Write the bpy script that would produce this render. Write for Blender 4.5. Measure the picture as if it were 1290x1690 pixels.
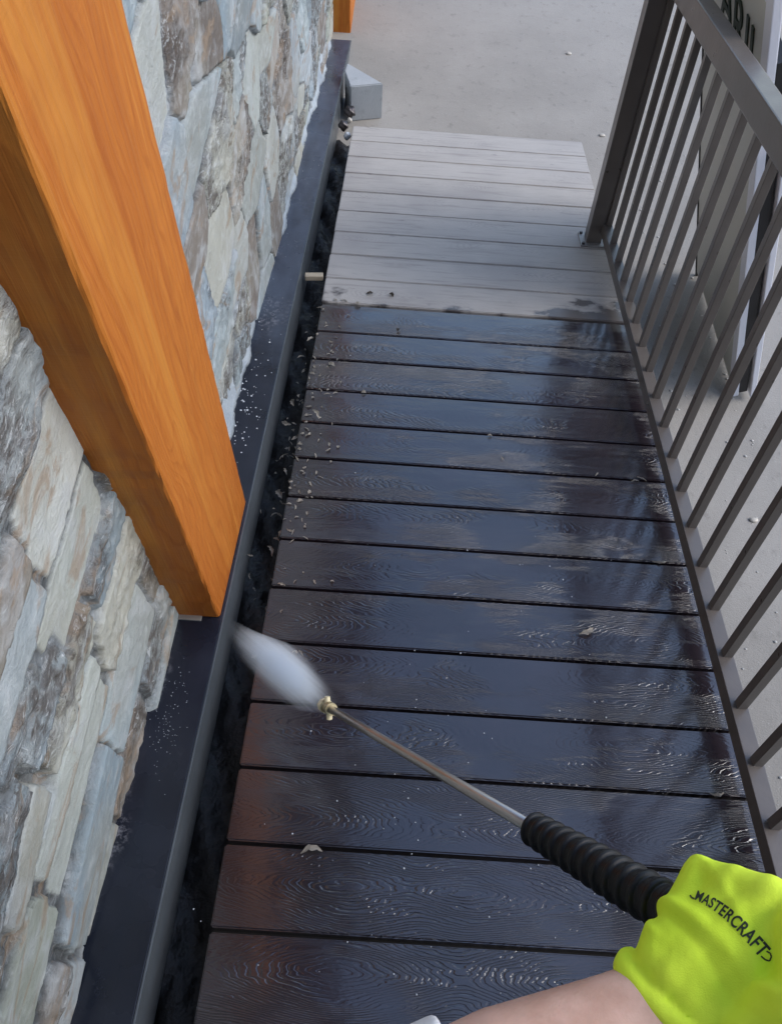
import bpy, bmesh, math, random
import numpy as np
from mathutils import Vector, Matrix, Euler
from mathutils.bvhtree import BVHTree
random.seed(7); rng = np.random.default_rng(11)
scene = bpy.context.scene
for o in list(bpy.data.objects): bpy.data.objects.remove(o)

# ------------------------------------------------------------------ camera
# The ramp falls away from the camera by TILT; ramp frame: X across, Y along the boards' run, Z normal
TILT = math.radians(12.4)
W = Matrix.Rotation(-TILT, 4, 'X')
RT = Vector((0.998, 0.044, 0.051)); FW = Vector((0.0089, 0.6610, -0.7500))
FPX, CH = 1295.5, 1.5062
pitch, yaw, roll = .8481, -.0134, -.0766
def camframe():
    cp, sp = math.cos(pitch), math.sin(pitch)
    fw = Vector((0, cp, -sp)); rt = Vector((1, 0, 0)); dn = Vector((0, -sp, -cp))
    Z = Matrix.Rotation(yaw, 3, 'Z'); fw, rt, dn = Z @ fw, Z @ rt, Z @ dn
    cr, sr = math.cos(roll), math.sin(roll)
    return (cr*rt + sr*dn), (-sr*rt + cr*dn), fw
rt, dn, fw = camframe()
R3 = W.to_3x3()
rtw, dnw, fww = R3 @ rt, R3 @ dn, R3 @ fw
CW = W @ Vector((0, 0, CH))
cam_d = bpy.data.cameras.new('camera'); cam = bpy.data.objects.new('camera', cam_d)
scene.collection.objects.link(cam); scene.camera = cam
cam_d.sensor_fit = 'VERTICAL'; cam_d.sensor_height = 24; cam_d.sensor_width = 24*1290/1690
cam_d.lens = FPX/1690*24; cam_d.clip_start = .02; cam_d.clip_end = 500
M = Matrix((rtw, -dnw, -fww)).transposed().to_4x4(); M.translation = CW
cam.matrix_world = M

# ------------------------------------------------------------------ light
SUN_EL, SUN_AZ = math.radians(42), math.radians(90)      # azimuth from +Y (ahead) towards +X (right)
world = bpy.data.worlds.new('World'); scene.world = world; world.use_nodes = True
wn = world.node_tree.nodes; wl = world.node_tree.links
sky = wn.new('ShaderNodeTexSky'); sky.sky_type = 'NISHITA'; sky.sun_disc = False
sky.sun_elevation = SUN_EL; sky.sun_rotation = SUN_AZ; sky.air_density = 1.0; sky.dust_density = 1.2; sky.ozone_density = 1.0
wl.new(sky.outputs[0], wn['Background'].inputs[0]); wn['Background'].inputs[1].default_value = .15
sd = bpy.data.lights.new('sun', 'SUN'); sd.energy = .85; sd.angle = math.radians(28); sd.color = (1, .97, .93)
sun = bpy.data.objects.new('sun', sd); scene.collection.objects.link(sun)
sdir = Vector((math.sin(SUN_AZ)*math.cos(SUN_EL), math.cos(SUN_AZ)*math.cos(SUN_EL), math.sin(SUN_EL)))
sun.rotation_euler = sdir.to_track_quat('Z', 'Y').to_euler(); sun.location = (3, 4, 6)
scene.view_settings.view_transform = 'Standard'; scene.view_settings.look = 'None'
scene.view_settings.exposure = 1.0; scene.view_settings.gamma = 1
scene.cycles.volume_bounces = 12; scene.cycles.max_bounces = 14; scene.cycles.volume_step_rate = .5

# ------------------------------------------------------------------ helpers
def rp(x, y, z=0.): return W @ Vector((x, y, z))          # ramp frame -> world
def ap(px, py, d):                                         # a point seen along a sight line, d metres ahead of the camera
    return CW + (fww + rtw*((px-645)/FPX) + dnw*((py-845)/FPX))*d
class MB:
    def __init__(s): s.v = []; s.f = []; s.uv = {}
    def add(s, vs, fs):
        n = len(s.v); s.v += [Vector(v) for v in vs]; s.f += [tuple(i+n for i in f) for f in fs]
    def box(s, a, b, tf=None, bev=0):
        bm = bmesh.new(); bmesh.ops.create_cube(bm, size=1)
        a = Vector(a); b = Vector(b)
        for v in bm.verts: v.co = Vector(((a[i]+b[i])/2 + v.co[i]*(b[i]-a[i])) for i in range(3)) if False else Vector([(a[i]+b[i])/2 + v.co[i]*(b[i]-a[i]) for i in range(3)])
        if bev: bmesh.ops.bevel(bm, geom=bm.edges[:], offset=bev, segments=2, affect='EDGES', profile=.6)
        s.bm(bm, tf)
    def bm(s, bm, tf=None):
        bm.verts.index_update()
        s.add([(tf @ v.co) if tf else v.co.copy() for v in bm.verts], [[v.index for v in f.verts] for f in bm.faces]); bm.free()
    def tube(s, pts, rad, n=16, cap=True):
        pts = [Vector(p) for p in pts]
        if not hasattr(rad, '__len__'): rad = [rad]*len(pts)
        t0 = (pts[1]-pts[0]).normalized(); u = t0.orthogonal().normalized()
        rings = []
        for i, p in enumerate(pts):
            t = (pts[min(i+1, len(pts)-1)] - pts[max(i-1, 0)]).normalized()
            u = (u - t*u.dot(t)).normalized(); w = t.cross(u)
            rings.append([p + (u*math.cos(2*math.pi*k/n) + w*math.sin(2*math.pi*k/n))*rad[i] for k in range(n)])
        vs = [q for r in rings for q in r]; fs = []
        for i in range(len(pts)-1):
            for k in range(n): fs.append((i*n+k, i*n+(k+1) % n, (i+1)*n+(k+1) % n, (i+1)*n+k))
        if cap: fs.append(tuple(reversed(range(n)))); fs.append(tuple((len(pts)-1)*n+k for k in range(n)))
        s.add(vs, fs)
    def ball(s, c, r, sc=(1, 1, 1), rot=None, sub=2):
        bm = bmesh.new(); bmesh.ops.create_icosphere(bm, subdivisions=sub, radius=r)
        tf = Matrix.Translation(Vector(c)) @ (rot.to_4x4() if rot else Matrix.Identity(4)) @ Matrix.Diagonal((*sc, 1))
        s.bm(bm, tf)
    def build(s, name, mat, parent=None, smooth=False, root=None):
        """root = matrix of the top-level frame the vertices are made relative to"""
        root = root if root is not None else (parent.get_root if False else None)
        base = ROOTS.get(parent.name) if parent else root
        if base is None: base = Matrix.Identity(4)
        inv = base.inverted()
        me = bpy.data.meshes.new(name); me.from_pydata([inv @ v for v in s.v], [], s.f); me.update()
        if smooth: me.shade_smooth()
        if mat: me.materials.append(mat)
        o = bpy.data.objects.new(name, me); scene.collection.objects.link(o)
        if parent: o.parent = parent; ROOTS[o.name] = base
        else: o.matrix_world = base; ROOTS[o.name] = base
        return o
ROOTS = {}
def tag(o, label=None, cat=None, group=None, kind=None):
    for k, v in (('label', label), ('category', cat), ('group', group), ('kind', kind)):
        if v: o[k] = v
    return o
def thing(name, base, ramp=False, **kw):
    o = bpy.data.objects.new(name, None); scene.collection.objects.link(o); o.empty_display_size = .05
    m = Matrix.Translation(base) @ (W.copy() if ramp else Matrix.Identity(4))
    o.matrix_world = m; ROOTS[o.name] = m; tag(o, **kw); return o

# ------------------------------------------------------------------ materials
class NT:
    def __init__(s, name):
        s.m = bpy.data.materials.new(name); s.m.use_nodes = True; s.t = s.m.node_tree
        s.b = s.t.nodes['Principled BSDF']; s.out = s.t.nodes['Material Output']
    def n(s, typ, **kw):
        nd = s.t.nodes.new('ShaderNode'+typ)
        for k, v in kw.items():
            if isinstance(v, tuple) and k.startswith('i'): pass
            setattr(nd, k, v)
        return nd
    def l(s, a, b): s.t.links.new(a, b)
    def inp(s, nd, i, v):
        if hasattr(v, 'is_output') or isinstance(v, bpy.types.NodeSocket): s.l(v, nd.inputs[i])
        else: nd.inputs[i].default_value = v
    def math(s, op, a, b=None, c=None, clamp=False):
        nd = s.n('Math', operation=op, use_clamp=clamp); s.inp(nd, 0, a)
        if b is not None: s.inp(nd, 1, b)
        if c is not None: s.inp(nd, 2, c)
        return nd.outputs[0]
    def coord(s, which='Object'): return s.n('TexCoord').outputs[which]
    def map(s, v, scale=(1, 1, 1), loc=(0, 0, 0)):
        nd = s.n('Mapping'); s.l(v, nd.inputs[0]); nd.inputs[3].default_value = scale; nd.inputs[1].default_value = loc; return nd.outputs[0]
    def noise(s, v, scale, detail=3, rough=.55, dist=0):
        nd = s.n('TexNoise'); s.l(v, nd.inputs['Vector']); nd.inputs['Scale'].default_value = scale
        nd.inputs['Detail'].default_value = detail; nd.inputs['Roughness'].default_value = rough; nd.inputs['Distortion'].default_value = dist
        return nd.outputs[0]
    def ss(s, v, a, b, lo=0., hi=1.):
        nd = s.n('MapRange', interpolation_type='SMOOTHSTEP'); s.l(v, nd.inputs[0])
        for i, q in zip((1, 2, 3, 4), (a, b, lo, hi)): nd.inputs[i].default_value = q
        return nd.outputs[0]
    def mix(s, f, a, b, mode='MIX'):
        nd = s.n('MixRGB', blend_type=mode); s.inp(nd, 0, f)
        for i, q in ((1, a), (2, b)):
            if isinstance(q, tuple): nd.inputs[i].default_value = (*q[:3], 1)
            else: s.l(q, nd.inputs[i])
        return nd.outputs[0]
    def bump(s, h, dist, strength=1, normal=None):
        nd = s.n('Bump'); nd.inputs['Strength'].default_value = strength; nd.inputs['Distance'].default_value = dist
        s.l(h, nd.inputs['Height'])
        if normal is not None: s.l(normal, nd.inputs['Normal'])
        return nd.outputs[0]
    def set(s, **kw):
        names = dict(col='Base Color', rough='Roughness', metal='Metallic', nrm='Normal', coat='Coat Weight', coatr='Coat Roughness', spec='Specular IOR Level', sss='Subsurface Weight', ior='IOR', trans='Transmission Weight')
        for k, v in kw.items():
            i = s.b.inputs[names[k]]
            if isinstance(v, bpy.types.NodeSocket): s.l(v, i)
            elif isinstance(v, tuple): i.default_value = (*v, 1)
            else: i.default_value = v
        return s.m

def simple(name, col, rough=.5, metal=0, var=.15, scale=60, bd=.0006, spec=.5, col2=None):
    t = NT(name); c = t.coord(); n = t.noise(c, scale, 4); n2 = t.noise(c, scale*.15, 3)
    lo = tuple(x*(1-var) for x in col); hi = col2 or tuple(min(1, x*(1+var)) for x in col)
    cc = t.mix(n2, lo, hi)
    return t.set(col=cc, rough=t.ss(n2, .2, .8, rough*.8, min(1, rough*1.2)), metal=metal, nrm=t.bump(n, bd), spec=spec)

def grain_nodes(t, uv):
    """cathedral wood grain pressed into a composite board: nested arches along its length"""
    rnd = t.n('ObjectInfo').outputs['Random']
    sep = t.n('SeparateXYZ'); t.l(uv, sep.inputs[0]); u, v = sep.outputs[0], sep.outputs[1]
    off = t.math('MULTIPLY', rnd, 7.3)
    cmb = t.n('CombineXYZ'); t.l(t.math('ADD', u, off), cmb.inputs[0]); t.l(v, cmb.inputs[1]); t.l(off, cmb.inputs[2])
    warp = t.noise(t.map(cmb.outputs[0], (3, 14, 1)), 1., 3)
    fine = t.noise(t.map(cmb.outputs[0], (8, 60, 1)), 1.2, 4)
    u0 = t.math('MULTIPLY_ADD', rnd, 1.5, -.6)
    # second arch centre from the fractional part
    r2 = t.math('FRACT', t.math('MULTIPLY', rnd, 13.7)); u1 = t.math('MULTIPLY_ADD', r2, 1.7, -.5)
    def arch(uc, k, sgn):
        du = t.math('SUBTRACT', u, uc)
        v2 = t.math('MULTIPLY', t.math('POWER', t.math('ABSOLUTE', t.math('ADD', v, t.math('MULTIPLY_ADD', r2, .09, -.045))), 1.6), k)
        return t.math('ADD', t.math('MULTIPLY', t.math('SQRT', t.math('ADD', t.math('MULTIPLY', du, du), .0012)), sgn), v2)
    F = t.math('SMOOTH_MIN', arch(u0, 17, 1), arch(u1, 20, 1), .05)
    F = t.math('ADD', F, t.math('MULTIPLY', warp, .26))
    F = t.math('ADD', F, t.math('MULTIPLY', fine, .022))
    ring = t.math('SINE', t.math('ADD', t.math('MULTIPLY', F, 300), t.math('MULTIPLY', fine, 5.)))
    ring = t.ss(ring, -.9, .1)
    msk = t.ss(t.noise(t.map(cmb.outputs[0], (3, 6, 1)), 1.3, 2), .43, .66, .09, 1)
    fib = t.noise(t.map(cmb.outputs[0], (18, 330, 1)), 1., 3)
    return ring, msk, fib, cmb.outputs[0]

def mat_board(wet):
    t = NT('wet_brown_composite' if wet else 'dry_weathered_composite')
    uv = t.coord('UV'); obj = t.coord('Object')
    ring, msk, fib, uvo = grain_nodes(t, uv)
    h = t.math('MULTIPLY', ring, msk)
    rnd = t.n('ObjectInfo').outputs['Random']
    big = t.noise(t.map(obj, (1, 1, 1)), 3.1, 3)
    if wet:
        base = t.mix(t.ss(big, .3, .7), (.015, .0115, .016), (.025, .018, .024))
        base = t.mix(t.math('MULTIPLY', t.math('SUBTRACT', 1., ring), t.math('MULTIPLY', msk, .6)), base, (.006, .005, .006))
        film = t.noise(t.map(obj, (1.0, 1.8, 1)), 6, 2); film2 = t.noise(t.map(obj, (1, 3, 1)), 60, 2)
        h1 = t.bump(h, .0016, .8); h2 = t.bump(film, .004, .3, h1); h3 = t.bump(film2, .0005, .5, h2)
        h4 = t.bump(fib, .0004, .35, h3)
        r = t.ss(t.noise(t.map(obj, (1, 1.5, 1)), 4.5, 4), .35, .7, .10, .26)
        h5 = t.bump(film2, .0003, .4, t.bump(film, .0028, .3, t.bump(h, .0014, .8)))
        t.l(h5, t.b.inputs['Coat Normal']); t.b.inputs['Coat IOR'].default_value = 1.68
        return t.set(col=base, rough=r, nrm=h4, spec=.5, coat=1., coatr=t.ss(t.noise(t.map(obj, (1, 1.5, 1), (4, 2, 0)), 5, 4), .3, .7, .09, .15))
    cs = t.mix(fib, (.34, .318, .298), (.50, .47, .44))
    cs = t.mix(t.ss(rnd, 0, 1, 0, .35), cs, (.45, .425, .405))
    cs = t.mix(t.math('MULTIPLY', t.ss(big, .45, .7), .5), cs, (.31, .29, .285))
    st_ = t.noise(t.map(obj, (1.6, 22, 1), (2, 0, 0)), 2.2, 5, .65)
    cs = t.mix(t.math('MULTIPLY', t.ss(st_, .50, .66), .5), cs, (.24, .215, .205))
    cs = t.mix(t.math('MULTIPLY', t.math('SUBTRACT', 1., ring), t.math('MULTIPLY', msk, .35)), cs, (.24, .22, .22))
    kn = t.ss(t.noise(t.map(obj, (6, 28, 1), (3, 1, 0)), 1.2, 3), .68, .74)
    cs = t.mix(t.math('MULTIPLY', kn, .65), cs, (.12, .11, .12))
    # water creeping up the first dry boards: soaked area with its own ragged outline, widest at the railing
    sep = t.n('SeparateXYZ'); t.l(obj, sep.inputs[0]); x, y = t.math('ADD', sep.outputs[0], .26), sep.outputs[1]
    nn = t.noise(t.map(obj, (9, 14, 1)), 1., 4)
    reach = t.math('MULTIPLY_ADD', t.ss(x, .38, .62), .15, -.04)
    reach = t.math('ADD', reach, t.math('MULTIPLY', t.ss(x, -.05, -.25), .10))
    ed = t.math('SUBTRACT', t.math('ADD', reach, t.math('MULTIPLY_ADD', nn, .5, -.25)), t.math('SUBTRACT', y, 2.235))
    wetm = t.ss(ed, -.02, .06)
    cs = t.mix(t.math('MULTIPLY', wetm, .85), cs, (.055, .047, .048))
    rr = t.math('MULTIPLY_ADD', wetm, -.42, .62)
    return t.set(col=cs, rough=rr, nrm=t.bump(t.math('ADD', t.math('MULTIPLY', h, .3), t.math('MULTIPLY', fib, .5)), .0012, .6), spec=.5)

def mat_timber():
    t = NT('orange_stained_timber'); c = t.coord()
    w = t.noise(t.map(c, (2, 2, .7)), 2.2, 3)
    g = t.noise(t.map(c, (26, 26, 1.1)), 1.2, 5, .6, 1.2)
    sep = t.n('SeparateXYZ'); t.l(c, sep.inputs[0])
    kv = t.n('TexVoronoi'); t.l(t.map(c, (1, 5.2, 1.25), (.3, .36, .22)), kv.inputs['Vector']); kv.inputs['Scale'].default_value = 1.0
    knot = t.ss(kv.outputs['Distance'], .0, .30, 1, 0)
    q = t.math('ADD', t.math('ADD', sep.outputs[1], t.math('MULTIPLY', w, .26)), t.math('MULTIPLY', knot, .10))
    rg = t.ss(t.math('SINE', t.math('MULTIPLY', q, 300)), -1, 1)
    rl = t.ss(t.math('SINE', t.math('MULTIPLY', q, 300)), .55, 1.)
    fine = t.noise(t.map(c, (170, 170, 4)), 1, 5, .65); saw = t.noise(t.map(c, (12, 12, 260)), 1, 3)
    col = t.mix(g, (.42, .112, .016), (.60, .205, .034))
    col = t.mix(t.math('MULTIPLY', rl, .28), col, (.33, .075, .010))
    col = t.mix(t.math('MULTIPLY', t.ss(fine, .52, .68), .35), col, (.70, .30, .062))
    col = t.mix(t.math('MULTIPLY', t.ss(fine, .45, .30), .30), col, (.27, .058, .008))
    sy_ = t.noise(t.map(c, (7, 9, .35)), 1.3, 3)
    col = t.mix(t.ss(sy_, .53, .68, 0, .5), col, (.72, .32, .058))
    col = t.mix(t.ss(t.noise(t.map(c, (5, 5, 2.2)), 1, 4), .48, .75, 0, .6), col, (.37, .088, .013))
    col = t.mix(t.ss(kv.outputs['Distance'], .030, .045, .7, 0), col, (.16, .035, .006))
    foot = t.math('MULTIPLY', t.ss(sep.outputs[2], .14, .0), t.ss(t.noise(c, 14, 4), .35, .65))
    col = t.mix(t.math('MULTIPLY', foot, .55), col, (.26, .055, .009))
    col = t.mix(1., col, (.84, .86, .88), 'MULTIPLY')
    h = t.math('ADD', t.math('MULTIPLY', fine, .7), t.math('ADD', t.math('MULTIPLY', rg, .25), t.math('MULTIPLY', saw, .25)))
    return t.set(col=col, rough=t.ss(g, .2, .8, .45, .62), nrm=t.bump(h, .0022, .8), spec=.2)

def mat_stone():
    t = NT('rough_ledgestone'); c = t.coord()
    at = t.n('Attribute'); at.attribute_name = 'Col'
    ac = t.n('Attribute'); ac.attribute_name = 'Crust'; cr = ac.outputs['Fac']
    n1 = t.noise(t.map(c, (1, .7, 1)), 30, 6, .68, .6); n2 = t.noise(c, 130, 4, .7); n3 = t.noise(t.map(c, (1, .6, 1.4)), 9, 5, .62, 1.2)
    n4 = t.noise(t.map(c, (1, .4, 1)), 60, 5, .75, 1.2)
    col = t.mix(t.ss(n1, .45, .75, 0, .35), at.outputs[0], (.56, .60, .62))
    col = t.mix(t.math('MULTIPLY', t.ss(n3, .55, .66), .60), col, (.27, .195, .13))
    col = t.mix(t.math('MULTIPLY', t.ss(n4, .54, .64), t.math('MULTIPLY', cr, .55)), col, (.72, .76, .79))
    col = t.mix(t.math('MULTIPLY', t.ss(n4, .47, .36), t.math('MULTIPLY', cr, .75)), col, (.085, .07, .06))
    col = t.mix(t.math('MULTIPLY', t.ss(n2, .64, .74), .35), col, (.12, .11, .10))
    h = t.math('ADD', t.math('MULTIPLY', n1, .45), t.math('MULTIPLY', t.math('ADD', n4, t.math('MULTIPLY', n2, .6)), t.math('MULTIPLY_ADD', cr, .9, .12)))
    return t.set(col=col, rough=.7, nrm=t.bump(h, .012, 1.), spec=.35)

def mat_concrete(name, a, b, speck=.5, scale=1.):
    t = NT(name); c = t.coord()
    n1 = t.noise(c, 1.3*scale, 4, .6); n2 = t.noise(c, 190, 3, .7); n3 = t.noise(c, 22, 5, .65)
    col = t.mix(t.ss(n1, .3, .7), a, b)
    col = t.mix(t.math('MULTIPLY', t.ss(n3, .55, .72), .35), col, tuple(x*.55 for x in a))
    col = t.mix(t.math('MULTIPLY', t.ss(n2, .62, .72), speck), col, (.07, .07, .07))
    vor = t.n('TexVoronoi'); t.l(c, vor.inputs['Vector']); vor.inputs['Scale'].default_value = 55
    peb = t.ss(vor.outputs['Distance'], .04, .16, 1, 0)
    col = t.mix(t.math('MULTIPLY', peb, speck*.55), col, (.62, .60, .58))
    h = t.math('ADD', t.math('MULTIPLY', n3, .6), t.math('MULTIPLY', n2, .5))
    return t.set(col=col, rough=.85, nrm=t.bump(h, .004, .8), spec=.3)

def mat_flashing():
    t = NT('dark_navy_metal_flashing'); c = t.coord()
    n = t.noise(c, 5, 4); sep = t.n('SeparateXYZ'); t.l(c, sep.inputs[0])
    # dusty scuffs with a shape of their own
    d = t.noise(c, 85, 4, .7); zone = t.ss(t.noise(t.map(c, (4, 1.7, 4), (.3, .55, 0)), 1.6, 3), .53, .66)
    col = t.mix(t.ss(n, .3, .7), (.008, .011, .020), (.018, .022, .036))
    col = t.mix(t.math('MULTIPLY', zone, t.ss(d, .48, .66, 0, .55)), col, (.30, .30, .34))
    haze = t.math('MULTIPLY', t.ss(t.math('ADD', sep.outputs[1], t.math('MULTIPLY_ADD', t.noise(c, 9, 4), .5, -.25)), -.28, .25), t.ss(t.noise(t.map(c, (3, 1, 3)), 6, 4), .15, .7, .35, 1.))
    col = t.mix(t.math('MULTIPLY', haze, .55), col, (.105, .135, .195))  # hazy blue sky sheen of the far ledge, painted into the colour
    r = t.ss(n, .3, .7, .22, .36)
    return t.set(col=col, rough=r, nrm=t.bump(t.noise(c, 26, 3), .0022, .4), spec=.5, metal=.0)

M_wet, M_dry = mat_board(True), mat_board(False)
M_timber = mat_timber(); M_stone = mat_stone()
M_ground = mat_concrete('grey_concrete_pavement', (.285, .268, .243), (.365, .343, .312), .5)
M_block = mat_concrete('pale_concrete', (.37, .395, .42), (.44, .465, .485), .15, 4)
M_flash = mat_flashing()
M_flashface = simple('grey_flashing_edge', (.095, .108, .122), .34, .2, .25, 40, .0008)
M_rail = simple('taupe_grey_painted_steel', (.125, .109, .098), .33, .15, .18, 90, .0003, .75)
M_joist = simple('dark_wet_joist_gap_shade', (.018, .015, .013), .5)
M_gap = simple('dark_wet_silt', (.012, .0105, .010), .5, 0, .6, 30, .01)
M_galv = simple('scuffed_plate_steel', (.30, .29, .28), .5, .5, .3, 150)
M_bolt = simple('dark_bolt_steel', (.10, .09, .09), .4, .8)
M_lance = simple('stainless_lance_tube', (.42, .40, .38), .36, .85, .2, 80, .0003)
M_grip = simple('black_ribbed_rubber', (.009, .009, .010), .42, 0, .3, 200, .0002, .3)
M_nozzle = simple('cream_plastic_nozzle', (.72, .64, .42), .4, 0, .2, 60)
M_brass = simple('dull_brass_collar', (.42, .36, .22), .35, .8)
M_letters = simple('dark_green_black_print', (.02, .035, .02), .7)
M_sign = simple('beige_grey_sign_face', (.60, .58, .52), .55, 0, .12, 30)
M_white = simple('white_painted_sign_edge', (.80, .80, .86), .45, 0, .05, 30)
M_black = simple('black_sign_frame', (.014, .013, .015), .5)
M_leaf = simple('pale_wet_leaf', (.50, .46, .40), .45, 0, .35, 120)
M_leafdark = simple('dark_wet_leaf', (.10, .08, .06), .4, 0, .35, 120)
M_shim = simple('light_wood_shim', (.45, .38, .28), .6, 0, .2, 80)
M_tshirt = simple('white_cotton', (.75, .75, .76), .9, 0, .05, 300)
def mat_skin():
    t = NT('fair_skin'); c = t.coord(); n = t.noise(c, 40, 4); n2 = t.noise(c, 420, 3)
    col = t.mix(t.ss(n, .3, .7), (.56, .335, .25), (.68, .43, .34))
    return t.set(col=col, rough=.5, nrm=t.bump(n2, .0006, .5), sss=.12)
M_skin = mat_skin()
def mat_glove():
    t = NT('neon_yellow_green_knit'); c = t.coord(); n = t.noise(c, 6, 3); n2 = t.noise(c, 900, 2)
    col = t.mix(t.ss(n, .3, .7), (.72, .98, .05), (.80, 1., .08))
    return t.set(col=col, rough=.75, nrm=t.bump(t.noise(t.map(c, (1, 1, 1)), 26, 3), .006, .35, t.bump(n2, .0006, .5)), spec=.2)
M_glove = mat_glove()
def mat_drop():
    t = NT('foamy_water_drops'); return t.set(col=(.50, .53, .57), rough=.12, spec=.6)
M_drop = mat_drop()
def mat_spray():
    t = NT('water_spray_mist'); t.t.nodes.remove(t.b)
    c = t.coord(); g = t.n('TexGradient', gradient_type='SPHERICAL'); t.l(c, g.inputs[0])
    sep = t.n('SeparateXYZ'); t.l(c, sep.inputs[0])
    nz = t.noise(t.map(c, (.9, 5.5, 5.5)), 1.6, 5, .6)
    r = t.math('SUBTRACT', g.outputs['Fac'], t.math('MULTIPLY', nz, .50))
    d = t.math('POWER', t.ss(r, -.12, .62), 1.6); fade = t.ss(sep.outputs[0], -1., .6, .25, 1.)
    dens = t.math('MULTIPLY', t.math('MULTIPLY', d, fade), 130.)
    v = t.n('VolumePrincipled'); v.inputs['Color'].default_value = (.90, .95, 1, 1); t.l(dens, v.inputs['Density'])
    v.inputs['Anisotropy'].default_value = 0.0
    t.l(v.outputs[0], t.out.inputs['Volume']); return t.m
M_spray = mat_spray()

# ------------------------------------------------------------------ ground
GZ = -.957
mb = MB(); mb.add([(-60, -60, GZ), (60, -60, GZ), (60, 60, GZ), (-60, 60, GZ)], [(0, 1, 2, 3)])
g = mb.build('ground', M_ground); tag(g, 'grey concrete pavement below the boardwalk', None, None, 'structure'); 
# ------------------------------------------------------------------ ramp deck
YS = [3.617, 3.466, 3.316, 3.165, 3.009, 2.852, 2.694, 2.538, 2.383, 2.227, 2.073, 1.931, 1.786, 1.642, 1.500, 1.357, 1.214, 1.068, .920, .774, .631, .486, .339, .193, .047, -.099, -.245, -.391, -.537]
deck = thing('boardwalk_ramp', rp(.26, 0, 0), True, label='sloping composite boardwalk, near boards dark and wet, far boards dry and grey', cat='boardwalk')
ROOT_D = ROOTS[deck.name]
for i in range(len(YS)-1):
    y1, y0 = YS[i], YS[i+1]; wet = i >= 9
    gap = .0075 if wet else (.004 if i not in (2, 3) else .0055)
    if i == 8: gap = .013
    a = .0022
    ya, yb = y0 + gap, y1
    xl = -.252 + random.uniform(-.002, .002); xr = .782 + random.uniform(-.002, .002)
    if not wet: xr = .776
    dz = random.uniform(-.0006, .0006) - (.0015 if i == 9 else 0)
    bm = bmesh.new(); bmesh.ops.create_cube(bm, size=1)
    for v in bm.verts: v.co = Vector(((xl+xr)/2 + v.co.x*(xr-xl), (ya+yb)/2 + v.co.y*(yb-ya), -.0125+dz + v.co.z*.025))
    bmesh.ops.bevel(bm, geom=bm.edges[:], offset=.0028, segments=3, affect='EDGES')
    me = bpy.data.meshes.new('deck_board')
    uvl = bm.loops.layers.uv.new('UVMap'); inv = ROOT_D.inverted() @ W; bm.verts.ensure_lookup_table()
    for f in bm.faces:
        for lp in f.loops: lp[uvl].uv = (lp.vert.co.x, lp.vert.co.y-(ya+yb)/2)
    for v in bm.verts: v.co = inv @ v.co
    bm.to_mesh(me); bm.free(); me.materials.append(M_wet if wet else M_dry)
    o = bpy.data.objects.new('deck_board', me); scene.collection.objects.link(o); o.parent = deck; ROOTS[o.name] = ROOT_D
for x in (-.225, .25, .735):
    mb = MB(); mb.box((x-.019, -.5, -.17), (x+.019, 3.56, -.0455), W); mb.build('joist', M_joist, deck)
mb = MB(); mb.box((-.20, 3.565, -.16), (.70, 3.603, -.028), W); mb.build('end_joist', M_joist, deck)
mb = MB(); mb.box((-.249, -.55, -.045), (.772, 3.56, -.0275), W); mb.build('gap_shade_sheet', M_joist, deck)  # dark sheet added under the boards to stand for shade in the gaps
# silt bed in the channel between ledge and boards
mb = MB(); nx, ny = 8, 260
vs = []; fs = []
for j in range(ny):
    for i in range(nx):
        x = -.345 + .13*i/(nx-1); y = -.6 + 4.35*j/(ny-1)
        z = -.135 + .02*math.sin(j*.37+i)*random.random() + random.uniform(-.002, .002)
        vs.append(rp(x, y, z))
for j in range(ny-1):
    for i in range(nx-1): k = j*nx+i; fs.append((k, k+1, k+nx+1, k+nx))
mb.add(vs, fs); tag(mb.build('channel_bed', M_gap, None, True), 'dark wet silt bed in the gap beside the boards', None, None, 'structure')

# ------------------------------------------------------------------ ledge
ledge = thing('wall_ledge', rp(-.44, 2, -.2), True, label='low ledge capped with dark navy metal flashing, running between stone wall and boards', cat='ledge')
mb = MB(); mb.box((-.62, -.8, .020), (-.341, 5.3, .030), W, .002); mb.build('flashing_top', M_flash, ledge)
mb = MB(); mb.box((-.3405, -.8, -.11), (-.3365, 5.3, .0315), W, .0012); mb.build('flashing_lip', M_flashface, ledge)
mb = MB(); mb.box((-.62, -.8, -.75), (-.346, 5.3, .0185), W); mb.build('core', M_joist, ledge)

# ------------------------------------------------------------------ stone wall (world frame: courses are level)
def vnoise(u, v, f, seed):
    r = np.random.default_rng(seed); G = r.random((256, 256)).astype(np.float32)
    x = u*f; y = v*f; xi = np.floor(x).astype(int); yi = np.floor(y).astype(int); fx = x-xi; fy = y-yi
    fx = fx*fx*(3-2*fx); fy = fy*fy*(3-2*fy); xi &= 255; yi &= 255; x1 = (xi+1) & 255; y1 = (yi+1) & 255
    return (G[xi, yi]*(1-fx)+G[x1, yi]*fx)*(1-fy)+(G[xi, y1]*(1-fx)+G[x1, y1]*fx)*fy
def fbm(u, v, f, seed, o=4, g=.5):
    s = 0; a = 1; t = 0
    for k in range(o): s = s + a*vnoise(u+k*17.3, v+k*9.1, f*2**k, seed+k); t += a; a *= g
    return s/t
ys = np.concatenate([np.arange(-.8, .1, .03), np.arange(.1, 1.7, .0042), np.arange(1.7, 5.25, .0062)])
zs = np.concatenate([np.arange(-1.25, 1.15, .0044), np.arange(1.15, 3.0, .04)])
U, V = np.meshgrid(ys, zs, indexing='ij')
far_ = np.clip((U-1.0)/.5, 0, 1)
u = (U + (.03+.05*far_)*(fbm(U, V, 2.3, 5, 2)-.5) + .020*(fbm(U, V, 18, 8, 5, .6)-.5)).ravel()
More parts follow.
